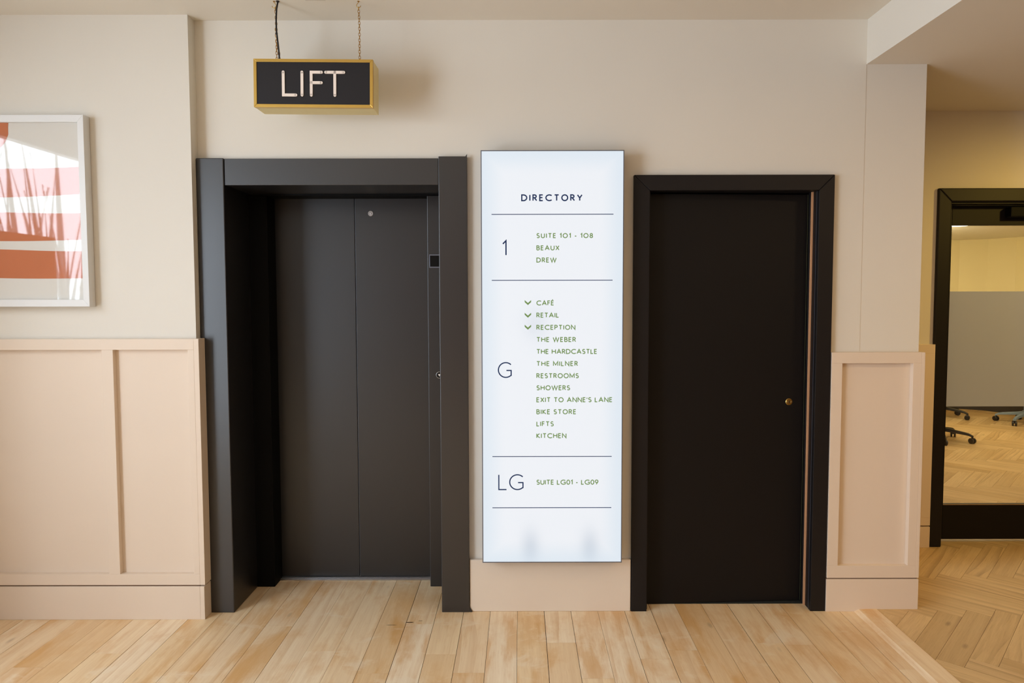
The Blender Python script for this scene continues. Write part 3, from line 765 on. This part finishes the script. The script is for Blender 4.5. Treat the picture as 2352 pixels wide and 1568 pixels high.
# ------------------------------------------------------------------ framed print
fp = empty('framed_print', (-2.345, -.070, 1.966), 'white framed abstract print of terracotta bands on the left wall', 'picture')
PW2, PH2 = .314, .4455
fd = -.047
for pts in ([(-PW2, PH2), (-PW2 + .029, PH2 - .033), (PW2 - .029, PH2 - .033), (PW2, PH2)], [(-PW2, -PH2), (PW2, -PH2), (PW2 - .029, -PH2 + .033), (-PW2 + .029, -PH2 + .033)],
            [(-PW2, PH2), (-PW2, -PH2), (-PW2 + .029, -PH2 + .033), (-PW2 + .029, PH2 - .033)], [(PW2, PH2), (PW2 - .029, PH2 - .033), (PW2 - .029, -PH2 + .033), (PW2, -PH2)]):
    bm = BM(); prism_xz(bm, pts, fd, 0); obj('frame', bm, M['white'], fp, bevel=.001)
bm = bx(-PW2 + .025, PW2 - .025, -.030, -.004, -PH2 + .03, PH2 - .03)
xr, xl = PW2 - .0295, -PW2 + .0295; fz = 1.966
def wavy(zt_l, zt_r, zb_l, zb_r):
    n = 16; top = []; bot = []
    for i in range(n + 1):
        t = i / n; x = xl + (xr - xl) * t
        top.append((x, zt_l + (zt_r - zt_l) * t + .0025 * math.sin(t * 6)  - fz)); bot.append((x, zb_l + (zb_r - zb_l) * t + .002 * math.sin(t * 5 + 2) - fz))
    prism_xz(bm, top + bot[::-1], -.0306, -.0300, 1)
wavy(2.158, 2.177, 2.028, 2.047); wavy(1.963, 1.961, 1.829, 1.834); wavy(1.791, 1.783, 1.658, 1.653)
prism_xz(bm, [(xl, 2.382 - fz), (-2.391 + 2.345, 2.382 - fz)] + [(-2.52 + 2.345 + .128 * math.cos(math.radians(a)), 2.345 - fz + .11 * math.sin(math.radians(a))) for a in (8, -10, -28, -46, -64, -82)] + [(xl, 2.235 - fz)], -.0306, -.0300, 1)
obj('print', bm, [M['paper'], M['orange']], fp)
bm = BM(); bm.faces.new([bm.verts.new(p) for p in ((-PW2 + .027, -.036, -PH2 + .031), (PW2 - .027, -.036, -PH2 + .031), (PW2 - .027, -.036, PH2 - .031), (-PW2 + .027, -.036, PH2 - .031))])
gz = obj('glazing', bm, M['glass_single'], fp)
if gz.data.polygons[0].normal.y > 0: gz.data.flip_normals()

# ------------------------------------------------------------------ glazed door at the passage end
gd = empty('door_3', (3.06, YB - .022, ZP), 'black framed glazed door with a frosted band', 'door', kind='structure')
ox, oy, oz = gd.location
def g3(name, m, a, par=None, **k):
    return obj(name, bx(a[0] - ox, a[1] - ox, a[2] - oy, a[3] - oy, a[4] - oz, a[5] - oz), M[m], par or gd, **k)
ax0, ax1, ai0, ai1, azo, azi = 2.523, 3.597, 2.602, 3.518, 2.212, 2.132
for pts in ([(ax0, 0.0), (ai0, 0.0), (ai0, azi), (ax0, azo)], [(ai1, 0.0), (ax1, 0.0), (ax1, azo), (ai1, azi)], [(ai0, azi), (ai1, azi), (ax1, azo), (ax0, azo)]):
    bm = BM(); prism_xz(bm, [(x - ox, max(0, z - oz)) for x, z in pts], 0, .024); obj('architrave', bm, M['blackwood'], gd, bevel=.006)
g3('jamb', 'blackwood', (2.60, 2.614, YB, YB + .14, ZP, 2.14)); g3('jamb', 'blackwood', (3.506, 3.52, YB, YB + .14, ZP, 2.14)); g3('head', 'blackwood', (2.614, 3.506, YB, YB + .14, 2.122, 2.14))
y0, y1 = YB + .068, YB + .112
leaf3 = empty('door_leaf', (2.618 - ox, y0 - oy, 0)); leaf3.parent = gd
def l3(name, m, a, **k):
    return obj(name, bx(a[0] - 2.618, a[1] - 2.618, a[2] - y0, a[3] - y0, a[4] - oz, a[5] - oz), M[m], leaf3, **k)
l3('stile', 'blackleaf', (2.618, 2.663, y0, y1, .030, 2.118), bevel=.002); l3('stile', 'blackleaf', (3.45, 3.502, y0, y1, .030, 2.118), bevel=.002)
l3('rail', 'blackleaf', (2.663, 3.45, y0, y1, 2.000, 2.118), bevel=.002); l3('kick_panel', 'blackleaf', (2.663, 3.45, y0, y1, .030, .249), bevel=.002)
l3('glazing_bead', 'brassold', (2.663, 3.45, y0 + .002, y0 + .006, .2475, .2515))
l3('glass_pane', 'glass', (2.66, 3.455, y0 + .018, y0 + .024, .245, 2.005))
o = l3('frosted_band', 'frost', (2.663, 3.45, y0 + .0165, y0 + .0175, .872, 1.592)); o['label'] = 'frosted film band'
o = l3('door_closer', 'blackin', (2.985, 3.27, y0 - .055, y0, 2.045, 2.105), bevel=.004)
o = l3('lever_handle', 'steel', (3.40, 3.47, y0 - .05, y0 - .035, 1.03, 1.05), bevel=.005)

# ------------------------------------------------------------------ meeting room beyond the glass
ZR = 2.33
plan = [(1.9, YB + .14), (1.9, 6.10), (5.6, 6.12), (6.02, 6.06), (6.30, 5.90), (6.48, 5.62), (6.56, 5.2), (6.6, 4.0), (6.6, YB + .14)]
def wall_strip(bm, plan, z0, z1, th=.06, out=1):
    for (xa, ya), (xb, yb) in zip(plan, plan[1:]):
        d = Vector((xb - xa, yb - ya)).normalized(); n = Vector((-d.y, d.x)) * th * out
        prism_xy(bm, [(xa, ya), (xb, yb), (xb + n.x, yb + n.y), (xa + n.x, ya + n.y)], z0, z1)
bm = BM(); wall_strip(bm, plan, 0.0, ZR, .08)
tag(obj('wall_meeting_room', bm, M['roomwall']), 'yellowish curved wall of the meeting room behind the glazed door', 'wall', kind='structure')
tag(obj('ceiling_meeting_room', bx(1.8, 6.8, YB + .14, 6.35, ZR, ZR + .06), M['roomceil']), 'pale ceiling of the meeting room', 'ceiling', kind='structure')
bm = BM(); wall_strip(bm, [(x, y) for x, y in plan[1:8]], ZP, .14, .02, -1)
tag(obj('baseboard_meeting_room', bm, M['darkskirt']), 'dark skirting of the meeting room', 'skirting board', kind='structure')
dl = empty('downlight', (4.62, 3.90, ZR), 'round ceiling lamp seen through the glazed door', 'ceiling lamp')
obj('rim', lathe(BM(), [(.13, 0), (.13, -.02), (.105, -.024)], n=30), M['white'], dl)
obj('diffuser', lathe(BM(), [(.105, -.020), (.100, -.027), (.05, -.030)], n=30), M['lamp'], dl)
sk = empty('sprinkler', (4.74, 3.72, ZR), 'tiny red sprinkler head on the meeting room ceiling', 'sprinkler')
obj('plate', lathe(BM(), [(.018, 0), (.018, -.006)], n=14), M['white'], sk)
obj('bulb', lathe(BM(), [(.009, -.006), (.008, -.035), (.016, -.037), (.016, -.040)], n=12), M['red'], sk)

def make_chair(label, x, y, ang0, base_m, group='office chairs in the meeting room'):
    t = empty('office_chair', (x, y, ZP), label, 'chair', group)
    for i in range(5):
        a = math.radians(ang0 + 72 * i); dx, dy = math.cos(a), math.sin(a); px_, py_ = -dy, dx
        bm = BM(); n = 7; prev = None
        for s in range(n + 1):
            q = s / n; r = .03 + .285 * q; z = .145 - .045 * q - .02 * max(0, q - .75); wd = .030 - .011 * q; hh = .040 - .018 * q
            if s == n: z -= .012
            cur = [bm.verts.new((r * dx + px_ * u * wd, r * dy + py_ * u * wd, z + v)) for u, v in ((-1, -hh), (1, -hh), (.7, 0), (-.7, 0))]
            if prev:
                for kk in range(4): bm.faces.new((prev[kk], prev[(kk + 1) % 4], cur[(kk + 1) % 4], cur[kk]))
            else: bm.faces.new(cur[::-1])
            prev = cur
        bm.faces.new(prev)
        lg = obj('leg', bm, M[base_m], t, bevel=.004)
        bm = BM(); ca_ = a + 1.0 + i; wx, wy = math.cos(ca_), math.sin(ca_)
        cxp, cyp = .305 * dx, .305 * dy
        for sgn in (-1, 1):
            bm2 = []; rings = []
            for off, rad in ((.006, .022), (.007, .030), (.022, .030), (.026, .024)):
                rings.append([bm.verts.new((cxp + wx * off * sgn - wy * rad * math.cos(2 * PI * k / 18), cyp + wy * off * sgn + wx * rad * math.cos(2 * PI * k / 18), .030 + rad * math.sin(2 * PI * k / 18))) for k in range(18)])
            for ra, rb in zip(rings, rings[1:]):
                for k in range(18): bm.faces.new((ra[k], ra[(k + 1) % 18], rb[(k + 1) % 18], rb[k]))
            bm.faces.new(rings[0]); bm.faces.new(rings[-1])
        lathe(bm, [(.010, .03), (.010, .085)], c=(cxp, cyp, 0), n=10)
        obj('castor', bm, M['chairblack'], lg)
    obj('column', lathe(BM(), [(.045, .09), (.045, .15), (.030, .16), (.030, .28), (.016, .285), (.016, .42)], n=18), M[base_m], t)
    bm = bx(-.25, .25, -.24, .24, .42, .50); obj('seat', bm, M['chairfab'], t, bevel=.03, segs=4)
    bm = BM(); n = 8; A = []
    for s in range(n + 1):
        q = s / n; z = .56 + .50 * q; y = .26 + .07 * q - .04 * math.sin(PI * q); hw = .21 * (1 - .15 * q * q)
        A.append([bm.verts.new((-hw, y, z)), bm.verts.new((hw, y, z)), bm.verts.new((hw, y + .035, z)), bm.verts.new((-hw, y + .035, z))])
    for a_, b_ in zip(A, A[1:]):
        for k in range(4): bm.faces.new((a_[k], a_[(k + 1) % 4], b_[(k + 1) % 4], b_[k]))
    bm.faces.new(A[0][::-1]); bm.faces.new(A[-1])
    obj('backrest', bm, M['chairfab'], t, bevel=.012, segs=3)
    obj('back_bracket', tube(BM(), [(0, .10, .41), (0, .27, .42), (0, .315, .50), (0, .31, .72)], .018, 8), M['chairblack'], t, smooth=True)
    return t
make_chair('black swivel chair nearest the glazed door, one castor foot showing', 4.525, 3.975, -40, 'chairblack')
make_chair('swivel chair with blue grey base seen at the right through the glass', 6.17, 4.92, 140, 'bluegrey')
make_chair('dark swivel chair farthest back against the meeting room wall', 5.42, 5.40, 20, 'chairblack')
